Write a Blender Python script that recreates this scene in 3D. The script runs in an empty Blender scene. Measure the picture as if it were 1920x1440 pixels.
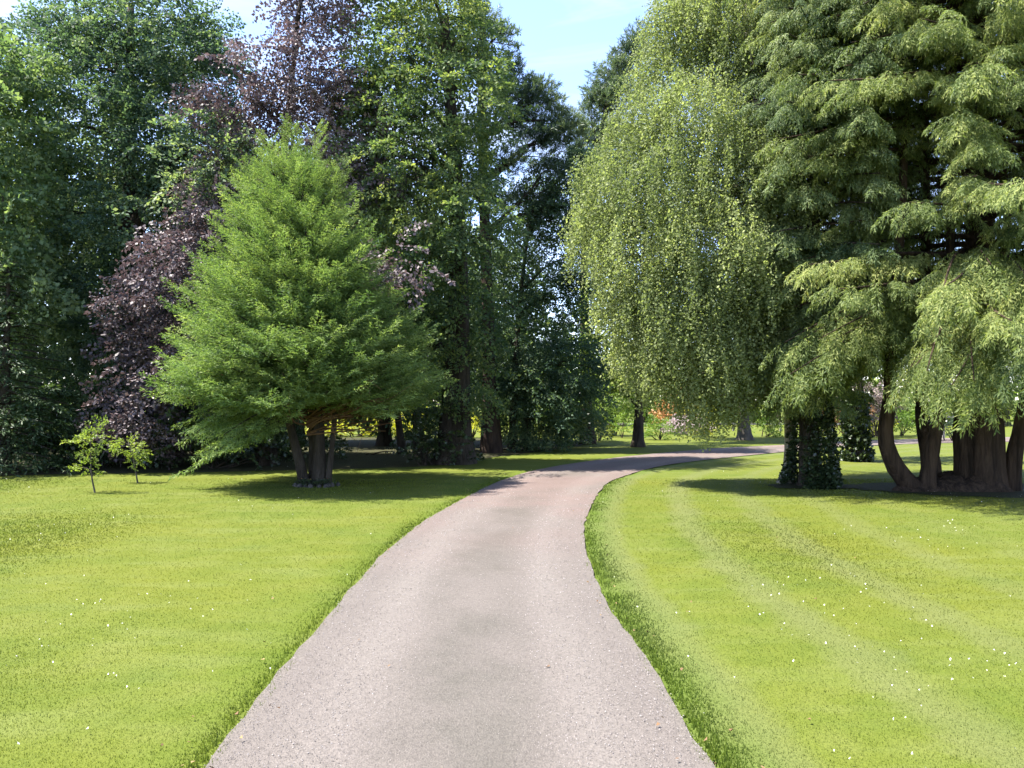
import bpy, math, numpy as np
from math import radians as R
rng = np.random.default_rng(11)
sc = bpy.context.scene
COL = sc.collection

# ------------------------------------------------------------------ camera geometry
F, CH = 1450.0, 1.7
PITCH = math.atan(32 / F)
cP, sP = math.cos(PITCH), math.sin(PITCH)

def ray(px, py):
    u, v = (px - 960) / F, -(py - 720) / F
    return np.array([u, cP - sP * v, sP + cP * v])

def ground(px, py, z=0.0):
    d = ray(px, py); t = (z - CH) / d[2]
    return np.array([d[0] * t, d[1] * t, z])

def at(px, py, Y):
    d = ray(px, py); t = Y / d[1]
    return np.array([d[0] * t, Y, CH + d[2] * t])

# ------------------------------------------------------------------ object helpers
def tag(o, label=None, cat=None, group=None, kind=None):
    if label: o['label'] = label
    if cat: o['category'] = cat
    if group: o['group'] = group
    if kind: o['kind'] = kind
    return o

def empty(name, loc, label, cat, group=None):
    o = bpy.data.objects.new(name, None); COL.objects.link(o)
    o.location = loc; o.empty_display_size = 0.3
    return tag(o, label, cat, group)

def link_mesh(name, me, mat, parent=None):
    o = bpy.data.objects.new(name, me); COL.objects.link(o)
    for m in (mat if isinstance(mat, (list, tuple)) else [mat]): me.materials.append(m)
    if parent is not None:
        o.parent = parent
        o.location = -np.array(parent.location) if parent.type == 'EMPTY' else (0, 0, 0)
    return o

def quad_mesh(name, Q, mat, parent=None, tint=None, n=4):
    """Q: (N,n,3) separate faces, world coordinates."""
    Q = np.ascontiguousarray(Q, np.float32); N = len(Q)
    me = bpy.data.meshes.new(name)
    me.vertices.add(N * n); me.loops.add(N * n); me.polygons.add(N)
    me.vertices.foreach_set('co', Q.reshape(-1))
    me.loops.foreach_set('vertex_index', np.arange(N * n, dtype=np.int32))
    me.polygons.foreach_set('loop_start', np.arange(N, dtype=np.int32) * n)
    if tint is not None:
        a = me.attributes.new('tint', 'FLOAT', 'FACE')
        a.data.foreach_set('value', np.ascontiguousarray(tint, np.float32))
    me.update(calc_edges=True)
    return link_mesh(name, me, mat, parent)

def indexed_mesh(name, V, faces, mat, parent=None, smooth=True, attrs=None):
    me = bpy.data.meshes.new(name)
    me.from_pydata([tuple(map(float, v)) for v in V], [], [tuple(map(int, f)) for f in faces])
    if smooth: me.polygons.foreach_set('use_smooth', np.ones(len(me.polygons), bool))
    for k, v in (attrs or {}).items():
        a = me.attributes.new(k, 'FLOAT', 'POINT'); a.data.foreach_set('value', np.asarray(v, np.float32))
    me.update()
    return link_mesh(name, me, mat, parent)

class Tubes:
    def __init__(s): s.V = []; s.F = []; s.n = 0
    def add(s, pts, rad, sides=8, rough=0.0, flute=0.0, ph=0.0):
        pts = np.asarray(pts, float); rad = np.asarray(rad, float); n = len(pts)
        T = np.gradient(pts, axis=0); T /= np.linalg.norm(T, axis=1)[:, None] + 1e-9
        ref = np.array([1.0, 0, 0]) if abs(T[0][0]) < .8 else np.array([0, 1.0, 0])
        A = np.cross(T, ref); A /= np.linalg.norm(A, axis=1)[:, None]
        B = np.cross(T, A)
        th = np.linspace(0, 2 * np.pi, sides, endpoint=False)
        rr = rad[:, None] * (1 + flute * np.sin(th * 5 + ph)[None] + flute * .6 * np.sin(th * 3 + ph * 2)[None] + rough * rng.normal(size=(n, sides)))
        ring = pts[:, None] + rr[..., None] * (A[:, None] * np.cos(th)[None, :, None] + B[:, None] * np.sin(th)[None, :, None])
        s.V.append(ring.reshape(-1, 3)); o = s.n
        for i in range(n - 1):
            for j in range(sides):
                k = (j + 1) % sides
                s.F.append((o + i * sides + j, o + i * sides + k, o + (i + 1) * sides + k, o + (i + 1) * sides + j))
        s.F.append(tuple(o + (n - 1) * sides + j for j in range(sides)))
        s.n += n * sides
    def box(s, c, hx, hy, hz, ax=(1, 0)):
        ux = np.array([ax[0], ax[1], 0.]); uy = np.array([-ax[1], ax[0], 0.]); uz = np.array([0, 0, 1.])
        v = [np.array(c) + a * hx * ux + b * hy * uy + g * hz * uz for g in (-1, 1) for a, b in ((-1, -1), (1, -1), (1, 1), (-1, 1))]
        o = s.n; s.V.append(np.array(v)); s.n += 8
        for f in ((3, 2, 1, 0), (4, 5, 6, 7), (0, 1, 5, 4), (1, 2, 6, 5), (2, 3, 7, 6), (3, 0, 4, 7)): s.F.append(tuple(o + i for i in f))
    def build(s, name, mat, parent=None, smooth=True):
        return indexed_mesh(name, np.concatenate(s.V), s.F, mat, parent, smooth)

def smooth_path(pts, n):
    pts = np.asarray(pts, float); m = len(pts)
    P = np.vstack([2 * pts[0] - pts[1], pts, 2 * pts[-1] - pts[-2]])
    out = []
    for t in np.linspace(0, m - 1, n):
        i = min(int(t), m - 2); f = t - i
        a, b, c, d = P[i], P[i + 1], P[i + 2], P[i + 3]
        out.append(.5 * (2 * b + (c - a) * f + (2 * a - 5 * b + 4 * c - d) * f * f + (3 * b - a - 3 * c + d) * f ** 3))
    return np.array(out)

# ------------------------------------------------------------------ materials
class NT:
    def __init__(s, name):
        s.m = bpy.data.materials.new(name); s.m.use_nodes = True; s.t = s.m.node_tree; s.t.nodes.clear()
        s.out = s.t.nodes.new('ShaderNodeOutputMaterial')
    def n(s, typ, **kw):
        nd = s.t.nodes.new('ShaderNode' + typ)
        for k, v in kw.items():
            if k.startswith('i_'):
                nd.inputs[k[2:].replace('_', ' ')].default_value = v
            else: setattr(nd, k, v)
        return nd
    def l(s, a, b): s.t.links.new(a, b)
    def noise(s, vec, scale, detail=3, rough=.5, dist=0):
        nd = s.n('TexNoise'); nd.inputs['Scale'].default_value = scale; nd.inputs['Detail'].default_value = detail
        nd.inputs['Roughness'].default_value = rough; nd.inputs['Distortion'].default_value = dist
        s.l(vec, nd.inputs['Vector']); return nd.outputs['Fac']
    def ramp(s, fac, stops, interp='LINEAR'):
        nd = s.n('ValToRGB'); cr = nd.color_ramp; cr.interpolation = interp
        while len(cr.elements) < len(stops): cr.elements.new(.5)
        for e, (p, c) in zip(cr.elements, stops):
            e.position = p; e.color = (*c, 1) if len(c) == 3 else c
        s.l(fac, nd.inputs['Fac']); return nd.outputs['Color']
    def mix(s, fac, a, b, mode='MIX'):
        nd = s.n('Mix', data_type='RGBA', blend_type=mode)
        for v, i in ((fac, 0), (a, 6), (b, 7)):
            if hasattr(v, 'is_linked'): s.l(v, nd.inputs[i])
            else: nd.inputs[i].default_value = v if i == 0 else (*v, 1)
        return nd.outputs[2]
    def math(s, op, a, b=None, clamp=False):
        nd = s.n('Math', operation=op, use_clamp=clamp)
        for v, i in ((a, 0), (b, 1)):
            if v is None: continue
            if hasattr(v, 'is_linked'): s.l(v, nd.inputs[i])
            else: nd.inputs[i].default_value = v
        return nd.outputs[0]
    def attr(s, name): return s.n('Attribute', attribute_name=name).outputs['Fac']
    def pos(s): return s.n('NewGeometry').outputs['Position']
    def bump(s, h, strength, dist=.02):
        nd = s.n('Bump'); nd.inputs['Strength'].default_value = strength; nd.inputs['Distance'].default_value = dist
        s.l(h, nd.inputs['Height']); return nd.outputs['Normal']
    def principled(s, col, rough=.8, spec=.3, normal=None):
        p = s.n('BsdfPrincipled')
        if hasattr(col, 'is_linked'): s.l(col, p.inputs['Base Color'])
        else: p.inputs['Base Color'].default_value = (*col, 1)
        p.inputs['Roughness'].default_value = rough; p.inputs['Specular IOR Level'].default_value = spec
        if normal is not None: s.l(normal, p.inputs['Normal'])
        return p.outputs[0]
    def finish(s, sh): s.l(sh, s.out.inputs['Surface']); return s.m

def leaf_mat(name, dark, mid, light, trans=.3, rough=.5, spec=.3, tgain=(1.6, 1.65, .8)):
    k = NT(name)
    c = k.ramp(k.attr('tint'), [(0, dark), (.5, mid), (1, light)])
    p = k.principled(c, rough, spec)
    t = k.n('BsdfTranslucent'); k.l(k.mix(1.0, c, tgain, 'MULTIPLY'), t.inputs['Color'])
    m = k.n('MixShader'); m.inputs[0].default_value = trans
    k.l(p, m.inputs[1]); k.l(t.outputs[0], m.inputs[2])
    return k.finish(m.outputs[0])

def bark_mat(name, c1, c2, scale=6, stretch=.25, bump=.6, patches=None):
    k = NT(name)
    mp = k.n('Mapping'); k.l(k.n('TexCoord').outputs['Object'], mp.inputs['Vector']); mp.inputs['Scale'].default_value = (1, 1, stretch)
    v = mp.outputs['Vector']
    n1 = k.noise(v, scale, 5, .65, .4); n2 = k.noise(v, scale * 5, 4, .6)
    c = k.mix(k.ramp(n1, [(.36, (0, 0, 0)), (.64, (1, 1, 1))]), c1, c2)
    c = k.mix(k.math('MULTIPLY', n2, .5), c, tuple(x * .4 for x in c1))
    if patches:
        c = k.mix(k.math('GREATER_THAN', k.noise(v, 3.0, 3, .6, .6), .60), c, patches)
    return k.finish(k.principled(c, .9, .15, k.bump(k.math('ADD', n1, n2), bump, .07)))

M = {}
M['beech'] = leaf_mat('beech_leaf', (.036, .068, .050), (.080, .130, .080), (.220, .268, .138), .40, .6, .18)
M['beech_fresh'] = leaf_mat('fresh_beech_leaf', (.042, .076, .040), (.092, .136, .056), (.245, .280, .095), .40, .6, .18)
M['copper'] = leaf_mat('copper_beech_leaf', (.052, .040, .044), (.108, .086, .092), (.220, .178, .188), .2, .55, .3, (1.2, .95, .95))
M['light'] = leaf_mat('light_green_leaf', (.075, .130, .034), (.140, .200, .055), (.240, .285, .095), .42, .6, .18)
M['edge'] = leaf_mat('soft_green_leaf', (.054, .100, .050), (.112, .168, .082), (.225, .285, .145), .42, .6, .18)
M['yew'] = leaf_mat('feathery_conifer_leaf', (.054, .100, .036), (.138, .202, .060), (.276, .334, .108), .38, .6, .18, (1.35, 1.45, .8))
M['darkcon'] = leaf_mat('dark_conifer_leaf', (.022, .045, .018), (.040, .070, .024), (.070, .105, .035), .2)
M['cedar'] = leaf_mat('cedar_leaf', (.052, .082, .032), (.148, .188, .058), (.335, .352, .120), .40, .6, .18, (1.35, 1.45, .8))
M['cedar_dark'] = leaf_mat('blue_cedar_leaf', (.040, .072, .034), (.110, .152, .062), (.230, .265, .105), .38, .6, .18, (1.4, 1.45, .85))
M['birch'] = leaf_mat('birch_leaf', (.108, .136, .056), (.202, .236, .100), (.360, .388, .175), .46, .6, .18, (1.35, 1.45, .85))
M['pine'] = leaf_mat('pine_needle', (.040, .070, .048), (.085, .125, .074), (.155, .195, .105), .25)
M['ivy'] = leaf_mat('ivy_leaf', (.015, .028, .012), (.03, .05, .018), (.06, .085, .03), .12, .3, .5)
M['shrub_dark'] = leaf_mat('laurel_leaf', (.018, .034, .014), (.032, .055, .02), (.06, .09, .03), .18, .35, .5)
M['shrub_yellow'] = leaf_mat('golden_shrub_leaf', (.20, .22, .02), (.34, .34, .03), (.50, .46, .05), .35)
M['shrub_green'] = leaf_mat('green_shrub_leaf', (.06, .11, .02), (.11, .18, .03), (.19, .26, .05), .35)
M['shrub_orange'] = leaf_mat('russet_shrub_leaf', (.20, .10, .04), (.36, .19, .08), (.50, .32, .12), .3, tgain=(1.2, 1, .7))
M['shrub_pink'] = leaf_mat('pink_shrub_leaf', (.30, .24, .24), (.46, .38, .38), (.60, .52, .52), .2, tgain=(1, 1, 1))
M['shrub_grey'] = leaf_mat('grey_purple_shrub_leaf', (.12, .09, .08), (.22, .17, .15), (.34, .27, .23), .2, tgain=(1, 1, 1))
M['white_flower'] = leaf_mat('white_petal', (.5, .5, .45), (.65, .65, .6), (.8, .8, .75), .2, tgain=(1, 1, 1))
M['bark_dark'] = bark_mat('dark_bark', (.030, .025, .019), (.090, .074, .058), 6, .2, 1.0)
M['bark_brown'] = bark_mat('red_brown_bark', (.026, .018, .013), (.120, .080, .054), 7, .08, 1.0)
M['bark_grey'] = bark_mat('grey_bark', (.07, .062, .05), (.14, .12, .10))
M['bark_pine'] = bark_mat('pine_bark', (.035, .026, .022), (.085, .058, .045))
M['bark_birch'] = bark_mat('birch_bark', (.26, .225, .18), (.48, .43, .36), 5, .6, .5, (.10, .085, .065))
M['twig'] = bark_mat('bare_twig_bark', (.13, .075, .04), (.22, .13, .07))
M['wood_pale'] = bark_mat('weathered_wood', (.34, .30, .27), (.50, .45, .41), 4, .3, .2)
M['stone'] = bark_mat('edging_stone', (.045, .042, .038), (.13, .12, .105), 9, 1, .4)

# lawn colouring, shared by the ground sheet and the blades (world position + distance to the drive)
def lawn_color(k, blade=False):
    pos = k.pos(); dr = k.attr('dr'); dl = k.attr('dl')
    big = k.noise(pos, .35, 3, .6, .3); mid = k.noise(pos, 1.6, 4, .65, .2)
    mp = k.n('Mapping'); k.l(pos, mp.inputs['Vector']); mp.inputs['Scale'].default_value = (.5, 2.0, 1)
    streak = k.noise(mp.outputs['Vector'], 1.2, 3, .6)
    c = k.ramp(mid, [(.25, (.062, .088, .012)), (.5, (.082, .104, .015)), (.75, (.104, .119, .027))])
    c = k.mix(k.ramp(big, [(.4, (0, 0, 0)), (.68, (.65,) * 3)]), c, (.102, .110, .013))
    c = k.mix(k.ramp(streak, [(.5, (0, 0, 0)), (.75, (.6,) * 3)]), c, (.112, .130, .036))
    # mowing lanes that follow the right-hand edge of the drive
    wob = k.math('ADD', dr, k.math('MULTIPLY', k.math('SUBTRACT', mid, .5), .5))
    lane = k.math('SINE', k.math('MULTIPLY', wob, 2 * math.pi / 1.15))
    fade = k.ramp(k.math('DIVIDE', dr, 6.0), [(0.02, (1,) * 3), (.35, (.75,) * 3), (1, (0,) * 3)])
    pale = k.math('MULTIPLY', k.math('MULTIPLY', k.math('ADD', lane, .0, True), fade), k.math('MULTIPLY', k.math('SUBTRACT', dl, dr, True), k.math('ADD', big, .18, True)))
    c = k.mix(pale, c, (.108, .118, .046))
    lush = k.ramp(k.math('ADD', dr, k.math('MULTIPLY', k.math('SUBTRACT', mid, .5), .35)), [(.10, (.6,) * 3), (.45, (0,) * 3)])
    c = k.mix(lush, c, (.056, .094, .010))
    lush2 = k.ramp(k.math('ADD', dl, k.math('MULTIPLY', k.math('SUBTRACT', mid, .5), .5)), [(.02, (.7,) * 3), (.5, (0,) * 3)])
    c = k.mix(lush2, c, (.066, .096, .011))
    fine = k.noise(pos, 60, 3, .7)
    c = k.mix(1.0, c, k.ramp(fine, [(.25, (.62, .68, .6)), (.5, (1, 1, 1)), (.78, (1.25, 1.2, 1.3))]), 'MULTIPLY')
    return c, fine

k = NT('lawn_grass'); c, fine = lawn_color(k)
M['lawn'] = k.finish(k.principled(c, .9, .1, k.bump(k.math('ADD', fine, k.noise(k.pos(), 18, 3, .6)), .5, .03)))
k = NT('grass_blade'); c, fine = lawn_color(k)
c = k.mix(1.0, c, k.ramp(k.attr('tint'), [(0, (1.5, 1.5, 1.4)), (.5, (1.7, 1.7, 1.6)), (1, (2.0, 1.95, 1.9))]), 'MULTIPLY')
p = k.principled(c, .6, .25); t = k.n('BsdfTranslucent'); k.l(c, t.inputs['Color'])
mx = k.n('MixShader'); mx.inputs[0].default_value = .55; k.l(p, mx.inputs[1]); k.l(t.outputs[0], mx.inputs[2])
M['blade'] = k.finish(mx.outputs[0])

k = NT('drive_gravel')
pos = k.pos(); u = k.attr('u'); v = k.attr('v')
sp = k.noise(pos, 95, 2, .8); sp2 = k.noise(pos, 38, 3, .7); md = k.noise(pos, 1.3, 4, .65, .4); lg = k.noise(pos, .5, 3, .6, .5)
c = k.mix(md, (.134, .117, .104), (.110, .096, .086))
mpx = k.n('Mapping'); k.l(pos, mpx.inputs['Vector']); mpx.inputs['Scale'].default_value = (1, .25, 1)
cen = k.ramp(k.math('ADD', u, k.math('MULTIPLY', k.math('SUBTRACT', md, .5), .25)), [(.28, (0,) * 3), (.45, (1,) * 3), (.58, (1,) * 3), (.74, (0,) * 3)])
c = k.mix(k.math('MULTIPLY', cen, k.ramp(k.noise(pos, .8, 4, .7, .3), [(.35, (.05,) * 3), (.65, (.62,) * 3)])), c, (.066, .063, .051))
trk = k.ramp(u, [(.08, (0,) * 3), (.22, (.5,) * 3), (.36, (0,) * 3), (.66, (0,) * 3), (.78, (.55,) * 3), (.92, (0,) * 3)])
c = k.mix(k.math('MULTIPLY', trk, k.noise(mpx.outputs['Vector'], 1.5, 3, .6)), c, (.190, .171, .153))
c = k.mix(k.math('MULTIPLY', k.ramp(v, [(.28, (0,) * 3), (.5, (.6,) * 3)]), k.ramp(lg, [(.4, (.25,) * 3), (.6, (.9,) * 3)])), c, (.156, .105, .094))
edge = k.ramp(k.math('ABSOLUTE', k.math('SUBTRACT', u, .5)), [(.46, (0,) * 3), (.5, (.3,) * 3)])
c = k.mix(k.math('MULTIPLY', edge, md), c, (.12, .11, .08))
c = k.mix(1.0, c, k.ramp(sp, [(.3, (.70, .70, .71)), (.5, (1, 1, 1)), (.72, (1.22, 1.2, 1.18))]), 'MULTIPLY')
c = k.mix(1.0, c, k.ramp(sp2, [(.3, (.82, .82, .82)), (.6, (1.08, 1.08, 1.08))]), 'MULTIPLY')
M['drive'] = k.finish(k.principled(c, .92, .15, k.bump(k.math('ADD', sp, sp2), .7, .015)))

k = NT('woodland_soil_and_shade'); pos = k.pos(); n1 = k.noise(pos, 2, 5, .7); n2 = k.noise(pos, 30, 3, .7)
c = k.mix(n1, (.028, .026, .016), (.055, .058, .026)); c = k.mix(k.math('GREATER_THAN', n2, .62), c, (.10, .08, .05))  # woodland soil tones; on the patches by the trunks they also paint tree shade
M['soil_shade'] = k.finish(k.principled(c, .95, .1, k.bump(n2, .8, .04)))
k = NT('pebble'); c = k.ramp(k.attr('tint'), [(0, (.09, .08, .07)), (.5, (.18, .155, .14)), (1, (.32, .29, .27))]); M['pebble'] = k.finish(k.principled(c, .85, .2))
k = NT('fallen_leaf'); c = k.ramp(k.attr('tint'), [(0, (.10, .055, .03)), (.5, (.15, .09, .045)), (1, (.26, .18, .08))]); M['litter'] = k.finish(k.principled(c, .8, .2))

# ------------------------------------------------------------------ spray templates (local: x outwards, y sideways, z up)
def _quad(p, d, w): return np.array([p, p + d * .45 + w * .5, p + d, p + d * .45 - w * .5])

def frond(rs, L, nst, ang, slen, sl, sw, nstrip, bend, sbend, jit=.25, nj=.5, hang=0.):
    out = []; a = math.radians(ang)
    for i in range(nst):
        t = (i + .5) / nst
        base = np.array([L * t, 0, bend * L * t * t])
        prof = slen * (1 - .75 * t) * (.55 + .45 * min(1, t * 5))
        for s in (-1, 1):
            aa = a * (1 + rs.normal() * .15); d = np.array([math.cos(aa), s * math.sin(aa), rs.normal() * .12])
            l = prof * (.75 + .5 * rs.random())
            for j in range(nstrip):
                u = (j + .6) / nstrip
                p = base + d * l * u + np.array([0, 0, sbend * l * u * u * 1.6])
                sd = np.array([d[0], d[1], 2 * sbend * u]); sd /= np.linalg.norm(sd)
                side = 1 if j % 2 else -1
                perp = np.cross([0, 0, 1.], sd); perp /= np.linalg.norm(perp) + 1e-6
                dd = sd * .8 + perp * side * (.55 if j < nstrip - 1 else 0) + rs.normal(size=3) * jit + np.array([0, 0, -hang])
                dd /= np.linalg.norm(dd)
                nrm = np.array([0, 0, 1.]) + rs.normal(size=3) * nj
                w = np.cross(nrm, dd); w /= np.linalg.norm(w) + 1e-6
                f = .7 + .6 * rs.random()
                out.append(_quad(p, dd * sl * f, w * sw * f))
    return np.array(out)

def string(rs, L, n, sl, sw):
    out = []; kx = rs.uniform(.15, .4); ky = rs.normal() * .12
    for i in range(n):
        t = (i + rs.random()) / n
        p = np.array([kx * L * min(1, t * 2.2) ** .7, ky * L * t, -L * max(0, t - .08) + .03]) + rs.normal(size=3) * .05
        d = np.array([rs.normal() * .6, rs.normal() * .6, -.55 + rs.normal() * .35]); d /= np.linalg.norm(d)
        w = np.cross(rs.normal(size=3), d); w /= np.linalg.norm(w)
        f = .7 + .6 * rs.random(); out.append(_quad(p, d * sl * f, w * sw * f))
    return np.array(out)

def tuft(rs, shoots, needles, nl, nw, spread):
    out = []
    for s in range(shoots):
        sd = np.array([1.0, rs.normal() * .7, .35 + rs.normal() * .5]); sd /= np.linalg.norm(sd)
        b = rs.normal(size=3) * spread
        for i in range(needles):
            t = rs.random(); d = sd * .9 + rs.normal(size=3) * .55; d /= np.linalg.norm(d)
            w = np.cross(rs.normal(size=3), d); w /= np.linalg.norm(w)
            out.append(_quad(b + sd * .22 * t, d * nl * (.7 + .5 * rs.random()), w * nw))
    return np.array(out)

def tmpl(fn, n, *a, **kw):
    return [fn(np.random.default_rng(100 + i), *a, **kw) for i in range(n)]

T = {}
T['beech'] = tmpl(frond, 6, .95, 6, 48, .50, .105, .068, 4, -.22, -.22, .45, .9)
T['leafy'] = tmpl(frond, 6, .70, 5, 50, .42, .125, .085, 3, -.10, -.10, .5, .8)
T['yew'] = tmpl(frond, 9, .66, 9, 36, .30, .070, .015, 7, .14, -.12, .32, .7)
T['cedar'] = tmpl(frond, 9, .78, 9, 34, .32, .072, .018, 9, -.22, -.55, .34, .7, hang=.42)
T['darkcon'] = tmpl(frond, 5, .75, 8, 45, .34, .13, .035, 3, -.15, -.25, .25, .5)
T['birch'] = tmpl(string, 10, 1.0, 54, .056, .044)
T['birch_short'] = tmpl(string, 8, .7, 36, .056, .044)
T['pine'] = tmpl(tuft, 6, 6, 22, .15, .020, .16)
T['far'] = tmpl(frond, 5, 1.2, 4, 50, .7, .28, .20, 3, -.1, -.1, .5, .8)
T['small'] = tmpl(frond, 5, .30, 5, 50, .16, .075, .040, 2, -.15, -.1, .4, .7)
T['ivy'] = tmpl(frond, 5, .22, 3, 60, .12, .080, .075, 2, -.3, -.3, .4, .5)

def place(kind, P, X, scale, tint, zjit=.25):
    """instances of the spray templates merged into one set of quads"""
    P = np.asarray(P, float); n = len(P); Ts = T[kind]
    X = np.asarray(X, float); X = X / (np.linalg.norm(X, axis=1)[:, None] + 1e-9)
    up = np.tile([0, 0, 1.], (n, 1)) + rng.normal(size=(n, 3)) * zjit
    Yv = np.cross(up, X); Yv /= np.linalg.norm(Yv, axis=1)[:, None] + 1e-9
    Zv = np.cross(X, Yv)
    Rm = np.stack([X, Yv, Zv], axis=2) * np.asarray(scale).reshape(-1, 1, 1)
    which = rng.integers(0, len(Ts), n); Q = []; TT = []
    for i, t in enumerate(Ts):
        m = np.where(which == i)[0]
        if not len(m): continue
        q = np.einsum('nij,abj->nabi', Rm[m], t) + P[m][:, None, None, :]
        Q.append(q.reshape(-1, 4, 3).astype(np.float32))
        tt = np.asarray(tint)[m][:, None] + rng.normal(size=(len(m), len(t))) * .16
        TT.append(tt.reshape(-1))
    return np.concatenate(Q), np.clip(np.concatenate(TT), 0, 1)

def blob_points(blobs, D, dens, axis_xy, shell=.22, inner=.18, drop=0.0):
    """sprays over a crown made of lobes; a lobe is (px, py, rx, ry[, depth offset[, depth radius factor]])"""
    P = []; X = []; C = []; TI = []
    for b in blobs:
        off = b[4] if len(b) > 4 else 0.0; Y = D + off; c = at(b[0], b[1], Y)
        rx, rz = b[2] * Y / F, b[3] * Y / F; ry = max(rx, rz) * (b[5] if len(b) > 5 else 1.0)
        rad = np.array([rx, ry, rz]); pp = 1.6
        area = 4 * math.pi * (((rx * ry) ** pp + (rx * rz) ** pp + (ry * rz) ** pp) / 3) ** (1 / pp)
        n = max(4, int(area * dens)); g = rng.normal(size=(n, 3)); g /= np.linalg.norm(g, axis=1)[:, None]
        rr = 1 - np.abs(rng.normal(size=n)) * shell; ins = rng.random(n) < inner; rr[ins] = rng.random(ins.sum()) ** .5
        lump = 1 + .24 * np.sin(g[:, 0] * 6 + c[0] * 3) * np.sin(g[:, 2] * 7 + c[2] * 2) + .14 * np.sin(g[:, 1] * 9 + c[1])
        p = c + g * rad * (rr * lump)[:, None]
        ok = p[:, 2] > .12; p = p[ok]; g = g[ok]
        ax = np.column_stack([p[:, 0] - axis_xy[0], p[:, 1] - axis_xy[1], np.zeros(len(p))]); ax /= np.linalg.norm(ax, axis=1)[:, None] + .5
        x = g * .8 + ax * .5 + rng.normal(size=g.shape) * .35; x[:, 2] = x[:, 2] * .45 - drop
        P.append(p); X.append(x); C.append(c)
        TI.append(np.full(len(p), rng.normal(.46, .15)) + rng.normal(size=len(p)) * .14)
    return np.concatenate(P), np.concatenate(X), C, np.concatenate(TI)

def trunk_tubes(base, pts, r0, r1, sides=12, flare=.5, rough=.03, flute=.05):
    tb = Tubes(); path = smooth_path(pts, 14); tt = np.linspace(0, 1, 14)
    rad = r0 + (r1 - r0) * tt ** .8; rad = rad * (1 + flare * np.exp(-tt * 18))
    tb.add(path, rad, sides, rough, flute, rng.random() * 6); return tb, path, rad

def limbs_to(tb, path, centers, r, frac=(.25, .9), sides=6, sub=4, subr=1.0):
    """a limb from the stem to each lobe, and thin branches inside the lobe"""
    zmin, zmax = path[0][2], path[-1][2]
    for c in centers:
        zt = c[2] - .45 * math.hypot(c[0] - path[-1][0], c[1] - path[-1][1]) - .3
        zt = min(max(zt, zmin + frac[0] * (zmax - zmin)), zmin + frac[1] * (zmax - zmin))
        i = int(np.argmin(np.abs(path[:, 2] - zt))); s = path[i]
        c = s + (c - s) * .86; L = np.linalg.norm(c - s)
        mid = s * .5 + c * .5 + np.array([0, 0, .10 * L]) + rng.normal(size=3) * .06 * L
        p = smooth_path([s, mid, c], 7); rr = np.linspace(min(r, .05 + .022 * L), .009, 7)
        tb.add(p, rr, sides)
        for _ in range(sub):
            e = c + rng.normal(size=3) * subr * np.array([.6, .6, .5])
            tb.add(smooth_path([p[3 + rng.integers(0, 3)], (c + e) / 2 + rng.normal(size=3) * .1, e], 5), np.linspace(.022, .007, 5), 4)

def blob_tree(name, label, base_px, D, blobs, kind, mat, bark, top_px, r0, dens, scale=1.0, group=None, cat='tree',
              drop=0.05, lean=None, base=None, shell=.15, inner=.16, sub=4, zjit=.25, extra_pts=None):
    b = np.array(base if base is not None else [at(base_px, 800, D)[0], D, 0.0]); b[2] = 0
    top = at(*top_px, D)
    pts = [b - np.array([0, 0, .12])] + ([at(x, y, D) for x, y in extra_pts] if extra_pts else [b * .55 + top * .45 + rng.normal(size=3) * .12]) + [top]
    root = empty(name, b, label, cat, group)
    tb, path, rad = trunk_tubes(b, pts, r0, r0 * .22)
    P, X, C, TI = blob_points(blobs, D, dens, b[:2], shell, inner, drop)
    limbs_to(tb, path, C, r0 * .45, sub=sub)
    tb.build('trunk', bark, root)
    Q, tt = place(kind, P, X, scale * rng.uniform(.75, 1.2, len(P)), TI, zjit)
    quad_mesh('crown', Q, mat, root, tt)
    return root

# ------------------------------------------------------------------ drive and lawn
EL = [(250, 1640), (400, 1418), (486, 1312), (537, 1244), (589, 1186), (652, 1112), (721, 1037), (801, 974), (870, 935), (928, 906), (983, 887), (1037, 875), (1110, 864), (1183, 855), (1300, 844), (1348, 840), (1464, 834.5), (1555, 829), (1657, 825), (1803, 821), (2000, 818)]
ER = [(1500, 1640), (1340, 1440), (1294, 1370), (1248, 1288), (1202, 1221), (1151, 1152), (1116, 1083), (1095, 1015), (1097, 980), (1110, 946), (1128, 917), (1151, 900), (1220, 878), (1293, 866), (1384, 856), (1464, 848), (1555, 840), (1712, 832), (1900, 828), (2100, 825)]
def resample(pts, n):
    pts = np.array(pts); s = np.r_[0, np.cumsum(np.linalg.norm(np.diff(pts, axis=0), axis=1))]
    q = np.linspace(0, s[-1], n); return np.column_stack([np.interp(q, s, pts[:, i]) for i in range(3)])
gl = smooth_path([ground(*p) for p in EL], 200); gr = smooth_path([ground(*p) for p in ER], 200)
gl = np.vstack([gl[0] + (gl[0] - gl[4]) * np.array([.2, 1, 0]) * 3, gl]); gr = np.vstack([gr[0] + (gr[0] - gr[4]) * np.array([.2, 1, 0]) * 3, gr])
NS = 220; NU = 15
gl = resample(gl, NS); gr = resample(gr, NS)
wig = rng.normal(size=(NS, 2)) * .010
DZ = .006
V = []; UU = []; VV = []
for i in range(NS):
    for j in range(NU):
        u = j / (NU - 1); p = gl[i] * (1 - u) + gr[i] * u
        e = (wig[i, 0] if j == 0 else 0) + (wig[i, 1] if j == NU - 1 else 0)
        V.append((p[0] + e, p[1], DZ + .025 * (1 - (2 * u - 1) ** 2) * .6)); UU.append(u); VV.append(min(1, p[1] / 26))
Fc = [(i * NU + j, i * NU + j + 1, (i + 1) * NU + j + 1, (i + 1) * NU + j) for i in range(NS - 1) for j in range(NU - 1)]
o = indexed_mesh('driveway', V, Fc, M['drive'], attrs={'u': UU, 'v': VV}); tag(o, kind='structure')

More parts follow.
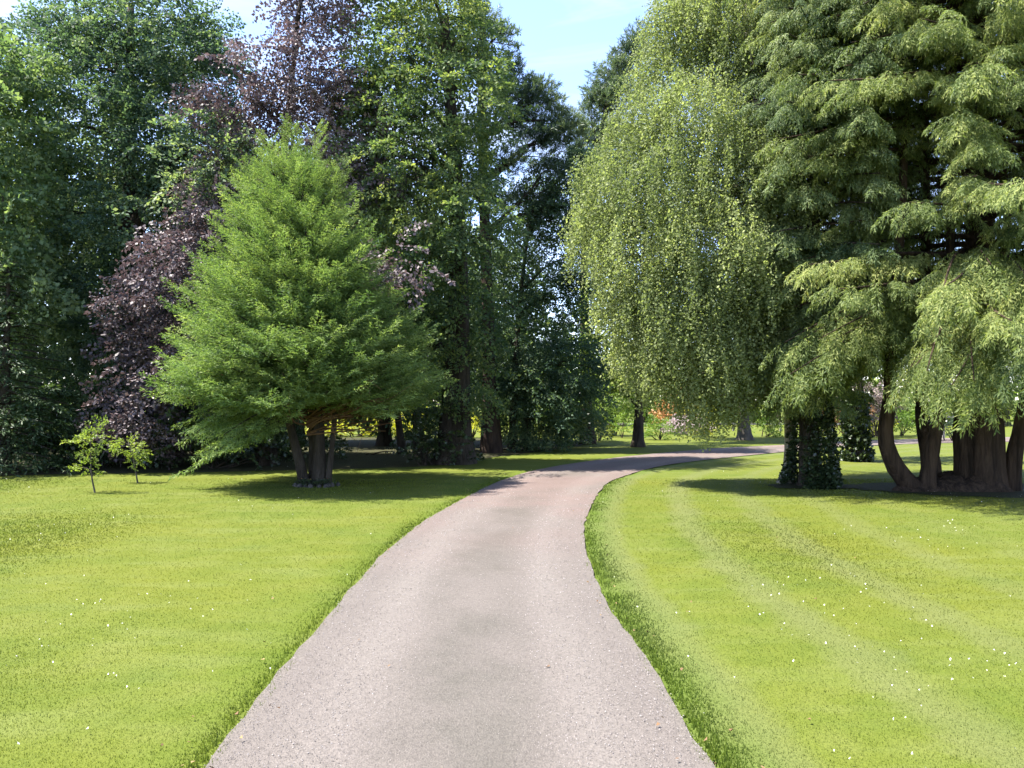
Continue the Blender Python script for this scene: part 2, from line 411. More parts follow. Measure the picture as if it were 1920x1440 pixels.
def seg_dist(P, line):
    A = line[:-1, :2]; B = line[1:, :2]; d = np.full(len(P), 1e9)
    for a, b in zip(A, B):
        ab = b - a; t = np.clip(((P - a) @ ab) / (ab @ ab + 1e-9), 0, 1)
        d = np.minimum(d, np.linalg.norm(P - (a + t[:, None] * ab), axis=1))
    return d
poly = np.vstack([gl[:, :2], gr[::-1, :2]])
def inside(P):
    c = np.zeros(len(P), bool); x, y = P[:, 0], P[:, 1]; n = len(poly); j = n - 1
    for i in range(n):
        xi, yi = poly[i]; xj, yj = poly[j]
        cond = ((yi > y) != (yj > y)) & (x < (xj - xi) * (y - yi) / (yj - yi + 1e-12) + xi); c ^= cond; j = i
    return c
line_l, line_r = gl[::3], gr[::3]
xs = np.r_[-900, -300, -120, -60, np.arange(-36, 36.1, .4), 60, 120, 300, 900]
ys = np.r_[-60, -20, -8, np.arange(-3, 40, .4), 50, 70, 120, 300, 1500]
gx, gy = np.meshgrid(xs, ys); G = np.column_stack([gx.ravel(), gy.ravel()])
dr = np.minimum(seg_dist(G, line_r), 30); dl = np.minimum(seg_dist(G, line_l), 30); side = dr < dl
gz = .012 * np.sin(G[:, 0] * .7) * np.sin(G[:, 1] * .5) * np.clip((np.minimum(dr, dl) - .9) / 2, 0, 1)
nx = len(xs)
Fc = [(i * nx + j, i * nx + j + 1, (i + 1) * nx + j + 1, (i + 1) * nx + j) for i in range(len(ys) - 1) for j in range(nx - 1)]
gz = np.where(inside(G), -.02, gz)
gz = np.minimum(gz, 0)
o = indexed_mesh('lawn', np.column_stack([G, gz]), Fc, M['lawn'], attrs={'dr': dr, 'dl': dl}); tag(o, kind='structure')

soil_shades = []
def soil_shade_patch(cx, cy, rx, ry, name):  # dark earth at a tree's foot; its colour also stands in for crown shade
    c = ground(cx, cy); n = 40; zz = .005 + .004 * len(soil_shades); V = [(c[0], c[1], zz)]
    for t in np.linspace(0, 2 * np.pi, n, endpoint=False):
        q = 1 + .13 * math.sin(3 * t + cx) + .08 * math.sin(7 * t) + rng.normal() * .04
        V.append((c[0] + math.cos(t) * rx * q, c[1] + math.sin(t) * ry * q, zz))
    tag(indexed_mesh(name, V, [(0, 1 + j, 1 + (j + 1) % n) for j in range(n)], M['soil_shade'], smooth=False), kind='structure')
    soil_shades.append((c, rx, ry))
soil_shade_patch(1835, 917, 2.5, 1.15, 'shade_dark_earth')
soil_shade_patch(1530, 911, .95, .6, 'shade_dark_earth')
def on_soil_shade(G):
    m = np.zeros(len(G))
    for c, rx, ry in soil_shades: m = np.maximum(m, 1.25 - np.hypot((G[:, 0] - c[0]) / rx, (G[:, 1] - c[1]) / ry))
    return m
# grass blades: even over the picture's ground, so denser near
def scatter_ground(n, dmin, dmax, half=.74, pw=1.0):
    u = rng.random(n); d = dmin * (dmax / dmin) ** (u ** pw)
    x = d * rng.uniform(-half, half, n); return np.column_stack([x, d])
def blades(G, h, w, lean=.5):
    n = len(G); a = rng.uniform(0, 2 * np.pi, n); H = h * rng.uniform(.5, 1.3, n)
    ca, sa = np.cos(a), np.sin(a); z0 = np.full(n, -.012)
    b = np.column_stack([G, z0]); side = np.column_stack([ca, sa, 0 * a]) * (w * rng.uniform(.7, 1.4, n))[:, None]
    la = rng.uniform(0, 2 * np.pi, n); ln = H * rng.uniform(.1, 1, n) * lean
    tip = b + np.column_stack([np.cos(la) * ln, np.sin(la) * ln, H])
    return np.stack([b - side, b + side, tip], 1)
G1 = scatter_ground(760000, 2.6, 17, 1.08)
d1 = np.minimum(seg_dist(G1, line_r[:46]), seg_dist(G1, line_l[:46])); ins = inside(G1)
creep = .02 + .05 * np.abs(np.sin(G1[:, 1] * 5.3) * np.sin(G1[:, 1] * 2.1 + 1))
kk = ~ins | ((d1 < creep) & (rng.random(len(G1)) < .6)); G1 = G1[kk]; d1 = d1[kk]
keep = ((d1 > .03) | (rng.random(len(G1)) < .3)) & (rng.random(len(G1)) > on_soil_shade(G1) * 2.2)
G1 = G1[keep]; dist = G1[:, 1]
hh = .017 + .0003 * dist
drr = seg_dist(G1, line_r[:46]); dll = seg_dist(G1, line_l[:46])
hh = hh * (1 + .6 * np.exp(-(drr / .22) ** 2) * (.4 + .6 * np.sin(G1[:, 1] * 2.1) ** 2) + .6 * np.exp(-(dll / .15) ** 2))
q = blades(G1, hh, .0018 + .00065 * dist)
o = quad_mesh('grass', q, M['blade'], None, rng.random(len(q)), n=3)
for nm, arr in (('dr', drr), ('dl', dll)):
    a = o.data.attributes.new(nm, 'FLOAT', 'FACE'); a.data.foreach_set('value', arr.astype(np.float32))
tag(o, 'short mown green grass blades covering the lawn both sides of the drive', 'grass', kind='stuff')

# daisies and clover heads in the lawn
def flecks(G, size, z):
    n = len(G); th = np.linspace(0, 2 * np.pi, 6, endpoint=False); r = size * rng.uniform(.6, 1.3, n)
    v = np.stack([np.column_stack([G[:, 0] + np.cos(t) * r, G[:, 1] + np.sin(t) * r, z + rng.normal(size=n) * .004]) for t in th], 1)
    return v
Gd = scatter_ground(2600, 3.0, 24); Gd = Gd[~inside(Gd)]
cl = np.sin(Gd[:, 0] * 1.1 + 2) * np.sin(Gd[:, 1] * .8) + rng.normal(size=len(Gd)) * .6
Gd = Gd[(cl > .8) & (Gd[:, 0] > -12)]
o = quad_mesh('daisies', flecks(Gd,   .0038 + .00024 * Gd[:, 1], .036), M['white_flower'], None, rng.random(len(Gd)), n=6)
tag(o, 'tiny white daisies and clover heads scattered through the mown lawn', 'flowers', kind='stuff')
# fallen leaves and twigs on and beside the drive
Gf = scatter_ground(600, 3.0, 20, .45); de = np.minimum(seg_dist(Gf, line_r[:46]), seg_dist(Gf, line_l[:46]))
Gf = Gf[(rng.random(len(Gf)) < np.where(de < .2, .9, .18))]
q = flecks(Gf, .010, .030)[:, [0, 1, 3, 4]]; q[:, 1] += rng.normal(size=(len(q), 3)) * .006
o = quad_mesh('fallen_leaves', q, M['litter'], None, rng.random(len(q)))
tag(o, 'dry brown fallen leaves scattered along the drive edges', 'leaves', kind='stuff')
# loose stones on the drive
Gp = scatter_ground(34000, 2.6, 15, .4); Gp = Gp[inside(Gp)]
n = len(Gp); s = (.0020 + .0004 * Gp[:, 1]) * rng.uniform(.5, 1.5, n); a = rng.uniform(0, 6.28, n)
i2 = np.column_stack([Gp, np.full(n, .018)])
ring = [i2 + np.column_stack([np.cos(a + t) * s * rng.uniform(.7, 1.3, n), np.sin(a + t) * s * rng.uniform(.7, 1.3, n), 0 * s]) for t in (0, 2.1, 4.2)]
top = i2 + np.column_stack([0 * s, 0 * s, s * .9])
q = np.concatenate([np.stack([ring[0], ring[1], top], 1), np.stack([ring[1], ring[2], top], 1), np.stack([ring[2], ring[0], top], 1)])
tt = np.tile(rng.random(n), 3)
o = quad_mesh('gravel', q, M['pebble'], None, tt, n=3); tag(o, 'loose pinkish grey gravel stones lying on the drive', 'gravel', kind='stuff')

# woodland floor
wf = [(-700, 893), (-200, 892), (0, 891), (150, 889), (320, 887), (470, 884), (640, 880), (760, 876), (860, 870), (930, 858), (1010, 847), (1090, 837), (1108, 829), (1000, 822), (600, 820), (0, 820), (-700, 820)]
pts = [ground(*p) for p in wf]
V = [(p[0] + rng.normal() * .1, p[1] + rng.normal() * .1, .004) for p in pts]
o = indexed_mesh('woodland_ground', V, [tuple(range(len(V)))], M['soil_shade'], smooth=False); tag(o, kind='structure')

# ------------------------------------------------------------------ bough conifers
def bough_tree(root, axis, z0, z1, rfun, nb, kind, mat, bark, rise, droop, tip, step, scale, tb, tstart=.25, brad=.03, spread=50, zpow=1.0, down=0., vr=(.60, 1.07), azr=None, tintf=None):
    P = []; X = []; TI = []; S = []
    for i in range(nb):
        z = z0 + (z1 - z0) * ((i + rng.random()) / nb) ** zpow
        az = i * 2.39996 + rng.normal() * .25
        if azr is not None: az = azr[0] + (azr[1] - azr[0]) * rng.random()
        rs_ = rise(z) if callable(rise) else rise
        r = rfun(z + (rs_ - droop + tip) * rfun(z, az) * .8, az) * rng.uniform(*vr)
        if r < .12: continue
        d = np.array([math.cos(az), math.sin(az), 0]); a0 = axis(z)
        t = np.linspace(0, 1, 9); ri = rs_ + rng.normal() * .06
        hz = r * (ri * t - droop * t ** 2 + tip * t ** 4); sway = rng.normal() * .12 * r
        pp = a0 + d * (r * t)[:, None] + np.array([-d[1], d[0], 0]) * (sway * t * t)[:, None]; pp[:, 2] += hz
        tb.add(pp, np.linspace(min(.02 + brad * r * .35, .07), .008, 9), 5)
        ti = rng.normal(.46, .10); n = max(2, int(r * (1 - tstart) / step))
        for q in np.linspace(tstart, 1, n):
            p = np.array([np.interp(q, t, pp[:, k_]) for k_ in range(3)])
            j = min(int(q * 8), 7); tan = pp[j + 1] - pp[j]; tan /= np.linalg.norm(tan)
            sides = (0,) if q > .97 else (-1, 1)
            for s in sides:
                an = math.radians(spread) * s * (1 - .35 * q) * rng.uniform(.6, 1.2)
                x = np.array([tan[0] * math.cos(an) - tan[1] * math.sin(an), tan[0] * math.sin(an) + tan[1] * math.cos(an), tan[2] - down + rng.normal() * .15])
                P.append(p + rng.normal(size=3) * .05); X.append(x); S.append(scale * rng.uniform(.75, 1.2) * min(1, .5 + .28 * r)); TI.append(ti + rng.normal() * .10)
    Q, tt = place(kind, P, X, np.array(S), np.array(TI), .2)
    return Q, tt

# --- the bright feathery conifer on the left lawn
YB = ground(593, 910); YD = YB[1]
root = empty('feathery_conifer', YB, 'bright green feathery cone shaped conifer standing on the lawn left of the drive', 'tree')
yl = np.array([(236, 5), (262, 45), (330, 125), (380, 155), (470, 185), (540, 225), (600, 250), (680, 290), (750, 300), (800, 285), (840, 235)])
yr = np.array([(236, 5), (262, 25), (310, 55), (400, 115), (480, 150), (560, 180), (640, 220), (700, 246), (750, 236), (785, 165), (840, 60)])
yl[:, 1] = np.maximum(4, yl[:, 1] - np.interp(yl[:, 0], [236, 400, 700, 760], [30, 34, 46, 44])); yr[:, 1] = np.maximum(4, yr[:, 1] - np.interp(yr[:, 0], [236, 450, 600], [30, 28, 8]))
px2m = YD / F
def y_r(z, az):
    py = 752 - (z - CH) / px2m; a = np.interp(py, yl[:, 0], yl[:, 1]); b = np.interp(py, yr[:, 0], yr[:, 1]); c = (a + b) / 2
    ca = math.cos(az)
    return ((b if ca > 0 else a) * ca * ca + c * (1 - ca * ca)) * px2m * .90
def y_axis(z): f = min(1, max(0, z / 7)); return np.array([YB[0] - .15 - .28 * f, YB[1] + .1, z])
tb = Tubes()
stems = [((-.20, 0), (-.56, -.05), (-.95, .1), .105), ((.04, .05), (.02, .1), (-.05, .1), .135), ((.22, 0), (.36, .05), (.55, 0), .055), ((-.08, .16), (-.18, .35), (-.3, .45), .10)]
for b0, m0, t0, r in stems:
    p = smooth_path([YB + np.array([*b0, -.1]), YB + np.array([*m0, 1.4]), YB + np.array([*t0, 3.2]), np.array([*y_axis(5.6)[:2], 5.6]) + np.array([t0[0] * .3, t0[1] * .3, 0])], 14)
    tb.add(p, np.linspace(r, .03, 14) * (1 + .5 * np.exp(-np.linspace(0, 14, 14))), 10, .04, .06)
bare = Tubes()
for i in range(46):   # bare brown twigs under the skirt
    a = rng.uniform(-2.6, .5) if i % 2 else rng.uniform(-.7, .5); z = rng.uniform(1.0, 1.9); L = rng.uniform(1.0, 2.1)
    s = y_axis(z) + np.array([0, -.1, 0]); e = s + np.array([math.cos(a) * L, math.sin(a) * L, L * rng.uniform(.05, .4)])
    p = smooth_path([s, (s + e) / 2 + rng.normal(size=3) * .1, e], 7); bare.add(p, np.linspace(.022, .006, 7), 5)
    for _ in range(3):
        q = p[rng.integers(2, 6)]; bare.add(smooth_path([q, q + (e - s) * .15 + rng.normal(size=3) * .1, q + (e - s) * .3 + rng.normal(size=3) * .2], 4), np.linspace(.009, .003, 4), 4)
z_lo, z_hi = 1.50, 6.35
Q, tt = bough_tree(root, y_axis, z_lo, z_hi, y_r, 620, 'yew', M['yew'], None, lambda z: np.interp(z, [1.3, 2.0, 3.5, 6], [.10, .16, .40, .62]), .12, .08, .17, 1.0, tb, .28, .03, 48, 1.15, vr=(.76, 1.02))
Ql, tl = bough_tree(root, y_axis, 1.35, 2.1, lambda z, az: y_r(1.75, az) * .74, 26, 'yew', M['yew'], None, .0, .30, .0, .20, 1.0, tb, .5, .03, 48, 1, .15, azr=(2.5, 4.3))
# leaders
lead = []; lx = []; ls = []
for px, py, hgt in ((545, 236, 1.1), (500, 262, 1.0), (592, 248, 1.2), (640, 305, .9), (470, 330, .8), (612, 330, .8)):
    tp = at(px, py, YD); s = tp + np.array([(560 - px) * .0025, .1, -hgt])
    tb.add(smooth_path([s, (s + tp) / 2, tp], 5), np.linspace(.022, .006, 5), 5)
    for q in np.linspace(.05, 1, 16):
        for _ in range(2):
            a = rng.uniform(0, 6.28); lead.append(s + (tp - s) * q); lx.append((math.cos(a) * .7, math.sin(a) * .7, .65)); ls.append(rng.uniform(.45, .8) * (1.1 - .45 * q))
Q2, t2 = place('yew', lead, np.array(lx), np.array(ls), rng.normal(.6, .1, len(lead)), .2)
tb.build('trunk', M['bark_dark'], root); bare.build('bare_branch', M['twig'], root)
quad_mesh('crown', np.concatenate([Q, Ql, Q2]), M['yew'], root, np.concatenate([tt, tl, t2]))

# --- ring of stones and small plants at its foot
for i in range(11):
    a = math.pi * (1.02 + .96 * (i + rng.normal() * .25) / 10); q_ = rng.uniform(.92, 1.12); c = YB + np.array([math.cos(a) * .40 * q_, math.sin(a) * .36 * q_, .005])
    th = np.linspace(0, 2 * np.pi, 8, endpoint=False); V = [c + np.array([0, 0, .07 * rng.uniform(.8, 1.2)])]
    sz = rng.uniform(.7, 1.35)
    for zz, rr in ((.05, .035 * sz), (.015, .055 * sz), (-.03, .055 * sz)):
        V += [c + np.array([math.cos(t) * rr * rng.uniform(.85, 1.2), math.sin(t) * rr * rng.uniform(.85, 1.2), zz]) for t in th]
    f = [(0, 1 + j, 1 + (j + 1) % 8) for j in range(8)]
    for k_ in range(2): f += [(1 + k_ * 8 + j, 9 + k_ * 8 + j, 9 + k_ * 8 + (j + 1) % 8, 1 + k_ * 8 + (j + 1) % 8) for j in range(8)]
    o = indexed_mesh('edging_stone', V, f, M['stone']); tag(o, 'small dark grey stone in the ring around the foot of the feathery conifer', 'stone', 'stones ringing the conifer foot')
for i in range(9):
    a = math.pi * (1.08 + .84 * i / 8); c = YB + np.array([math.cos(a) * .32, math.sin(a) * .30, .0])
    r_ = empty('bedding_plant', c, 'tiny bedding plant with a peach flower inside the stone ring under the feathery conifer', 'plant', 'bedding plants at the conifer foot')
    n = 14; az = rng.uniform(0, 6.28, n)
    Q, tt = place('small', c + np.column_stack([rng.normal(size=n) * .03, rng.normal(size=n) * .03, rng.uniform(.02, .12, n)]), np.column_stack([np.cos(az), np.sin(az), np.full(n, .5)]), np.full(n, .28), rng.random(n))
    quad_mesh('leaves', Q, M['shrub_dark'], r_, tt)
    m_ = 1; g_ = c[:2] + rng.normal(size=(m_, 2)) * .03
    quad_mesh('flower', flecks(g_, .022, .16), M['shrub_orange'], r_, rng.random(m_), n=6)

# --- the multi-stemmed cedar at the right
CB = ground(1815, 918); CD = CB[1]
root = empty('multi_stem_cedar', CB, 'huge yellow green cedar at the right with several curved brown stems from one base', 'tree')
tb = Tubes()
def stem(pix, r0, r1, dy=0.0, sides=12, n=16, flare=.35):
    pts = [at(x, y, CD + dy * k_) for x, y, k_ in pix]
    tb.add(smooth_path(pts, n), np.linspace(r0, r1, n) * (1 + flare * np.exp(-np.linspace(0, 9, n))), sides, .03, .05, rng.random() * 6)
stem([(1755, 950, .3), (1712, 915, .3), (1678, 872, .4), (1660, 820, .5), (1668, 750, .6), (1672, 640, .8), (1690, 420, 1), (1700, 150, 1)], .20, .06, -.4)
stem([(1745, 940, .3), (1745, 870, .3), (1732, 800, .6), (1728, 730, 1), (1735, 500, 1), (1735, 200, 1)], .19, .07, .9)
stem([(1740, 935, .5), (1740, 890, .5), (1752, 820, .6), (1765, 740, .7), (1778, 560, .8), (1790, 200, 1)], .16, .06, -.35)
stem([(1815, 940, .2), (1812, 870, .2), (1806, 800, .3), (1818, 700, .3), (1822, 500, .3), (1830, 100, .3)], .22, .08, .5)
stem([(1848, 950, 0), (1850, 860, 0), (1852, 760, 0), (1850, 600, 0), (1845, 300, 0), (1845, -200, 0), (1845, -420, 0)], .33, .06, 0, 16, flare=.3)
stem([(1895, 940, .2), (1902, 860, .3), (1916, 790, .4), (1934, 690, .5), (1955, 500, .6), (1970, 100, .8)], .15, .07, -.5)
stem([(1868, 940, .2), (1868, 860, .6), (1866, 790, .8), (1872, 690, 1), (1890, 400, 1)], .15, .07, 1.0)
# buttressed base joining the stems
def mound(c, rx, ry, h):
    th = np.linspace(0, 2 * np.pi, 28, endpoint=False); V = []; f = []
    for i, q in enumerate(np.linspace(0, 1, 7)):
        rr = 1.0 - .72 * q ** 1.2
        V += [c + np.array([math.cos(t) * rx * rr * (1 + .12 * math.sin(4 * t + i * .3)), math.sin(t) * ry * rr * (1 + .1 * math.sin(5 * t)), h * math.sin(q * 1.57) * (1 + .22 * math.sin(3 * t + 1) * math.sin(7 * t)) - .08]) * np.array([1, 1, 1]) for t in th]
    for i in range(6): f += [(i * 28 + j, i * 28 + (j + 1) % 28, (i + 1) * 28 + (j + 1) % 28, (i + 1) * 28 + j) for j in range(28)]
    f.append(tuple(6 * 28 + j for j in range(28))); o_ = tb.n; tb.V.append(np.array(V)); tb.F += [tuple(o_ + a for a in g) for g in f]; tb.n += len(V)
mound(CB + np.array([.05, .15, 0]), 1.0, .7, .36)
mound(CB + np.array([-.62, .05, 0]), .75, .5, .28)
mound(CB + np.array([-1.05, -.12, 0]), .55, .35, .20)
def c_axis(z): return np.array([CB[0] + .25, CB[1] + .1, z])
def c_r(z, az):
    r = np.interp(z, [1.6, 2.4, 4, 6, 8, 10, 13], [2.8, 3.2, 3.6, 3.6, 3.4, 2.9, 1.2]); ca, sa = math.cos(az), math.sin(az)
    return r * (1 + .24 * max(0, -ca)) * (1 + .20 * max(0, -sa))
Q, tt = bough_tree(root, c_axis, 2.9, 13.0, c_r, 310, 'cedar', M['cedar'], None, .14, .36, .10, .18, .92, tb, .28, .03, 46, .78, .22)
Qb, tb2 = bough_tree(root, c_axis, 2.9, 4.6, lambda z, az: c_r(2.8, az), 64, 'cedar', M['cedar'], None, .05, .40, .06, .17, 1.0, tb, .40, .015, 62, 1, .30, azr=(math.pi * .9, math.pi * 1.85))
tb.build('trunk', M['bark_brown'], root)
quad_mesh('crown', np.concatenate([Q, Qb]), M['cedar'], root, np.concatenate([tt, tb2]))

# --- the ivy-clad conifer beside it
IB = ground(1522, 911); ID = IB[1]
root = empty('ivy_clad_conifer', IB, 'dark drooping conifer, its thick trunk clad in ivy, between birch and cedar', 'tree')
tb = Tubes()
p = smooth_path([IB + np.array([0, 0, -.1]), at(1517, 820, ID), at(1520, 600, ID), at(1530, 200, ID), at(1540, -250, ID)], 22)
tb.add(p, np.linspace(.23, .06, 22) * (1 + .40 * np.exp(-np.linspace(0, 12, 22))), 14, .04, .06)
def i_axis(z): return np.array([IB[0] + .02 * z, IB[1], z])
def i_r(z, az):
    r = np.interp(z, [1.5, 2.2, 4, 7, 10, 12], [.9, 1.4, 1.9, 2.2, 1.9, .8]); return r
Q, tt = bough_tree(root, i_axis, 1.55, 11.6, i_r, 160, 'cedar', M['cedar_dark'], None, .12, .34, .08, .16, .95, tb, .22, .04, 60, .9, .25)
tb.build('trunk', M['bark_dark'], root)
quad_mesh('crown', Q, M['cedar_dark'], root, tt)
n = 1000; z = 1.8 * rng.random(n) ** 1.7; a = rng.uniform(-2.4, 2.6, n); rr = (.25 + .14 * np.exp(-z * 2.5)) * (1.08 + .15 * np.sin(3 * a + 4 * z)) + rng.random(n) * .08
P = np.column_stack([IB[0] + np.cos(a) * rr, IB[1] + np.sin(a) * rr, z + .05]); X = np.column_stack([np.cos(a) * .5 - np.sin(a) * .4, np.sin(a) * .5 + np.cos(a) * .4, rng.normal(size=n) * .6])
Q, tt = place('ivy', P, X, rng.uniform(.45, .8, n), rng.normal(.4, .2, n), .6)
quad_mesh('ivy', Q, M['ivy'], root, tt)

# --- the weeping birch
BB = ground(1474, 905); BD = BB[1]
birch_blobs = [(1320, -60, 80, 80, 1.2), (1420, -80, 110, 90, .8), (1280, 70, 72, 70, 1.0), (1345, 55, 90, 80, .6), (1238, 160, 55, 55, .8), (1410, 120, 95, 85, .3), (1208, 262, 72, 70, 0), (1295, 245, 90, 85, -.6), (1158, 370, 62, 75, -.2),
  (1250, 375, 95, 85, -1.0), (1360, 330, 95, 90, -.8), (1130, 452, 50, 60, -.2), (1215, 480, 85, 75, -1.0), (1325, 470, 95, 80, -1.4), (1430, 420, 80, 95, -.3), (1178, 560, 52, 65, -.4), (1270, 580, 85, 75, -1.3), (1375, 570, 85, 80, -1.2),
  (1218, 650, 58, 60, -.5), (1305, 672, 85, 65, -1.3), (1395, 665, 75, 65, -.8), (1262, 712, 60, 40, -.6), (1340, 745, 62, 48, -1.2), (1415, 730, 50, 40, -.4), (1470, 560, 70, 90, .3), (1500, 250, 90, 110, .6), (1480, 60, 90, 90, .8), (1330, 775, 46, 36, -1.2)]
root = empty('weeping_birch', BB, 'tall pale green weeping birch with hanging twigs beside the bend of the drive', 'tree')
tb, path, rad = trunk_tubes(BB, [BB + np.array([0, 0, -.1]), at(1482, 830, BD), at(1470, 600, BD), at(1420, 200, BD), at(1390, -120, BD)], .15, .05)

P, X, C, TI = blob_points(birch_blobs, BD, 31, BB[:2], .18, .36)
limbs_to(tb, path, C, .09, (.15, .95), sub=4, subr=.55)
tb.build('trunk', M['bark_birch'], root)
X[:, 2] = 0
low = P[:, 2] < 2.0
Qa, ta = place('birch', P[~low] + np.array([0, 0, .35]), X[~low], rng.uniform(.55, 1.05, (~low).sum()), TI[~low], .06)
Qs, ts = place('birch_short', P[low] + np.array([0, 0, .2]), X[low], rng.uniform(.6, 1.0, low.sum()), TI[low], .06)
quad_mesh('crown', np.concatenate([Qa, Qs]), M['birch'], root, np.concatenate([ta, ts]))

# ------------------------------------------------------------------ woodland trees on the left and in the middle
blob_tree('broad_beech', 'massive dark green beech filling the upper left, tallest of the trees on the left', 225, 23,
  [(150, 120, 105, 85), (270, 90, 110, 90, -.6), (370, 120, 65, 90), (70, 220, 75, 80, .6), (200, 250, 115, 80, -.9), (330, 255, 95, 85, -.8), (110, 390, 105, 80, -.4), (250, 420, 105, 75, -1.2), (375, 370, 65, 80, .4), (70, 540, 80, 70),
   (185, 560, 85, 70, -.8), (300, 520, 70, 65), (125, 690, 95, 75, -.6), (225, 670, 80, 70, -1.0), (185, 790, 85, 60, -.8), (290, 40, 85, 55), (190, 40, 75, 50, .3), (115, 75, 45, 40, .8), (330, 700, 90, 90, .8), (420, 560, 80, 90, 1.0), (440, 760, 90, 80, .6), (425, 300, 38, 40, -3.2), (385, 255, 46, 38, -2.8), (345, 330, 28, 42, -3.0)],
  'beech', M['beech'], M['bark_dark'], (245, 10), .42, 8.5, .95, drop=.3, zjit=.7)
blob_tree('bright_beech', 'soft light green broadleaf tree cut by the left edge of the view', -50, 20,
  [(20, 130, 60, 55), (5, 250, 60, 75, -.4), (25, 390, 52, 75, -.5), (-70, 300, 90, 130), (28, 555, 62, 55, -.8), (-70, 130, 80, 90), (-60, 520, 90, 90), (0, 480, 60, 50, -.6)],
  'leafy', M['edge'], M['bark_grey'], (-30, 120), .25, 11.0, .95, drop=.2, zjit=.7)
blob_tree('copper_beech', 'dark purple copper beech behind the feathery conifer, its branches trailing low', 500, 20.6,
  [(580, 15, 52, 55), (600, -60, 50, 50), (530, 125, 68, 54, -.3), (595, 165, 68, 55), (470, 178, 44, 28, -.5), (415, 198, 45, 20, -.5), (640, 240, 70, 75, .3), (430, 325, 48, 38, -.4), (400, 395, 46, 34, -.8), (350, 478, 58, 40, -1.2), (300, 560, 66, 48, -1.5),
   (275, 610, 42, 32, -1.5), (300, 690, 62, 48, -1.6), (268, 762, 50, 42, -1.8), (300, 790, 60, 40, -1.2), (742, 488, 36, 34, -3.2), (700, 320, 60, 75, .5), (465, 260, 55, 48), (620, 360, 85, 75, .5), (440, 460, 70, 80, 0), (380, 640, 80, 90, -.6)],
  'beech', M['copper'], M['bark_dark'], (560, 30), .22, 9.5, .9, drop=.3, zjit=.7)
blob_tree('central_beech', 'tall green beech with a thick dark trunk left of the drive, lower leaves shaded', 852, 21.2,
  [(740, 55, 58, 65), (820, 45, 65, 65, .3), (700, 130, 38, 45, -.2), (785, 145, 75, 62, -.6), (870, 95, 55, 55), (895, 62, 34, 32, .3), (905, 140, 30, 40), (735, 205, 55, 48, -1.0), (850, 205, 85, 62, -.8), (770, 290, 78, 62, -1.2), (690, 240, 38, 55),
   (850, 315, 58, 50, -.6), (780, 385, 75, 55, -1.2), (880, 412, 62, 34, -1.6), (735, 440, 58, 55, -.5), (830, 490, 72, 52, -1.0), (775, 560, 65, 55, -.6), (862, 590, 56, 55, -.8), (800, 660, 56, 52), (855, 705, 54, 52, -.6), (700, 560, 60, 80, .8), (720, 680, 60, 60, .8), (790, -60, 100, 70)],
  'beech', M['beech_fresh'], M['bark_dark'], (835, 30), .46, 9.0, .9, drop=.3, zjit=.7)
blob_tree('shaded_beech', 'dark hanging broadleaf tree beside the bend, sky showing through its thin crown', 962, 26.5,
  [(1062, 322, 46, 34), (1092, 300, 28, 26), (980, 370, 52, 32, .5), (1040, 405, 52, 32), (960, 450, 52, 40), (1090, 470, 36, 52, -.4), (1010, 515, 48, 30, .4), (940, 560, 52, 44), (1062, 560, 40, 36), (975, 650, 62, 46), (1068, 680, 44, 58), (1000, 740, 62, 50, -.3), (945, 720, 46, 50), (1080, 750, 36, 46, .4), (1092, 385, 28, 36), (1010, 800, 46, 26)],
  'beech', M['beech'], M['bark_dark'], (1000, 380), .15, 15, .8, drop=.3, zjit=.7, extra_pts=[(965, 700), (980, 520)])

for i, (px, top, lb) in enumerate([(60, 330, 'dark crowded tree deep in the wood behind the left edge'), (330, 300, 'dark tree deep in the wood between broad beech and copper beech'), (560, 330, 'dark tree deep in the wood hidden behind the copper beech'), (720, 360, 'dark tree deep in the wood behind the central beech on its left'), (860, 470, 'dark tree deep in the wood behind the thick dark trunk'), (985, 600, 'low dark tree deep in the wood behind the shaded hanging crown')]):
    D = 29 + 2.0 * rng.random(); bl = []
    for y in np.arange(top, 800 if px < 500 else 745 if px < 700 else 705, 85):
        nf = .55 if px > 950 else 1.0; wd = 95 * nf * (.75 + .25 * rng.random())
        bl += [(px - 62 * nf + rng.normal() * 12, y, wd, 60), (px + 62 * nf + rng.normal() * 12, y + 35, wd, 60, .5)]
    blob_tree('woodland_tree', lb, px, D, bl, 'leafy', M['beech'], M['bark_dark'], (px, top + 30), .25, 3.4, 1.4, drop=.3, zjit=.7, sub=2)

def pine(name, label, base_px, D, path_px, r0, clumps, dens=10):
    b = at(base_px, 800, D); b[2] = 0
    root = empty(name, b, label, 'tree'); pts = [b - np.array([0, 0, .1])] + [at(x, y, D) for x, y in path_px]
    tb, path, rad = trunk_tubes(b, pts, r0, r0 * .3)
    P, X, C, TI = blob_points(clumps, D, dens, b[:2], .3, .3)
    limbs_to(tb, path, C, r0 * .35, (.35, .98), sub=5, subr=.6)
    tb.build('trunk', M['bark_pine'], root); X[:, 2] += .5
    Q, tt = place('pine', P, X, rng.uniform(.8, 1.3, len(P)), TI, .5); quad_mesh('crown', Q, M['pine'], root, tt)
pine('scots_pine', 'tall straight pine with a bare dark trunk and blue green tufts against the sky gap', 921, 25.5, [(915, 600), (905, 300), (905, 60), (905, 20)], .27,
  [(895, 30, 36, 22), (935, 66, 24, 18), (955, 125, 24, 18), (1000, 178, 42, 22), (1040, 222, 26, 13), (1058, 248, 34, 13), (958, 175, 38, 24), (1012, 262, 40, 18), (950, 305, 34, 18), (1030, 318, 30, 16), (870, 250, 40, 24), (850, 110, 40, 30), (980, 230, 40, 18, .6), (920, 370, 40, 18), (1020, 390, 40, 18, .8), (860, 350, 40, 20)])
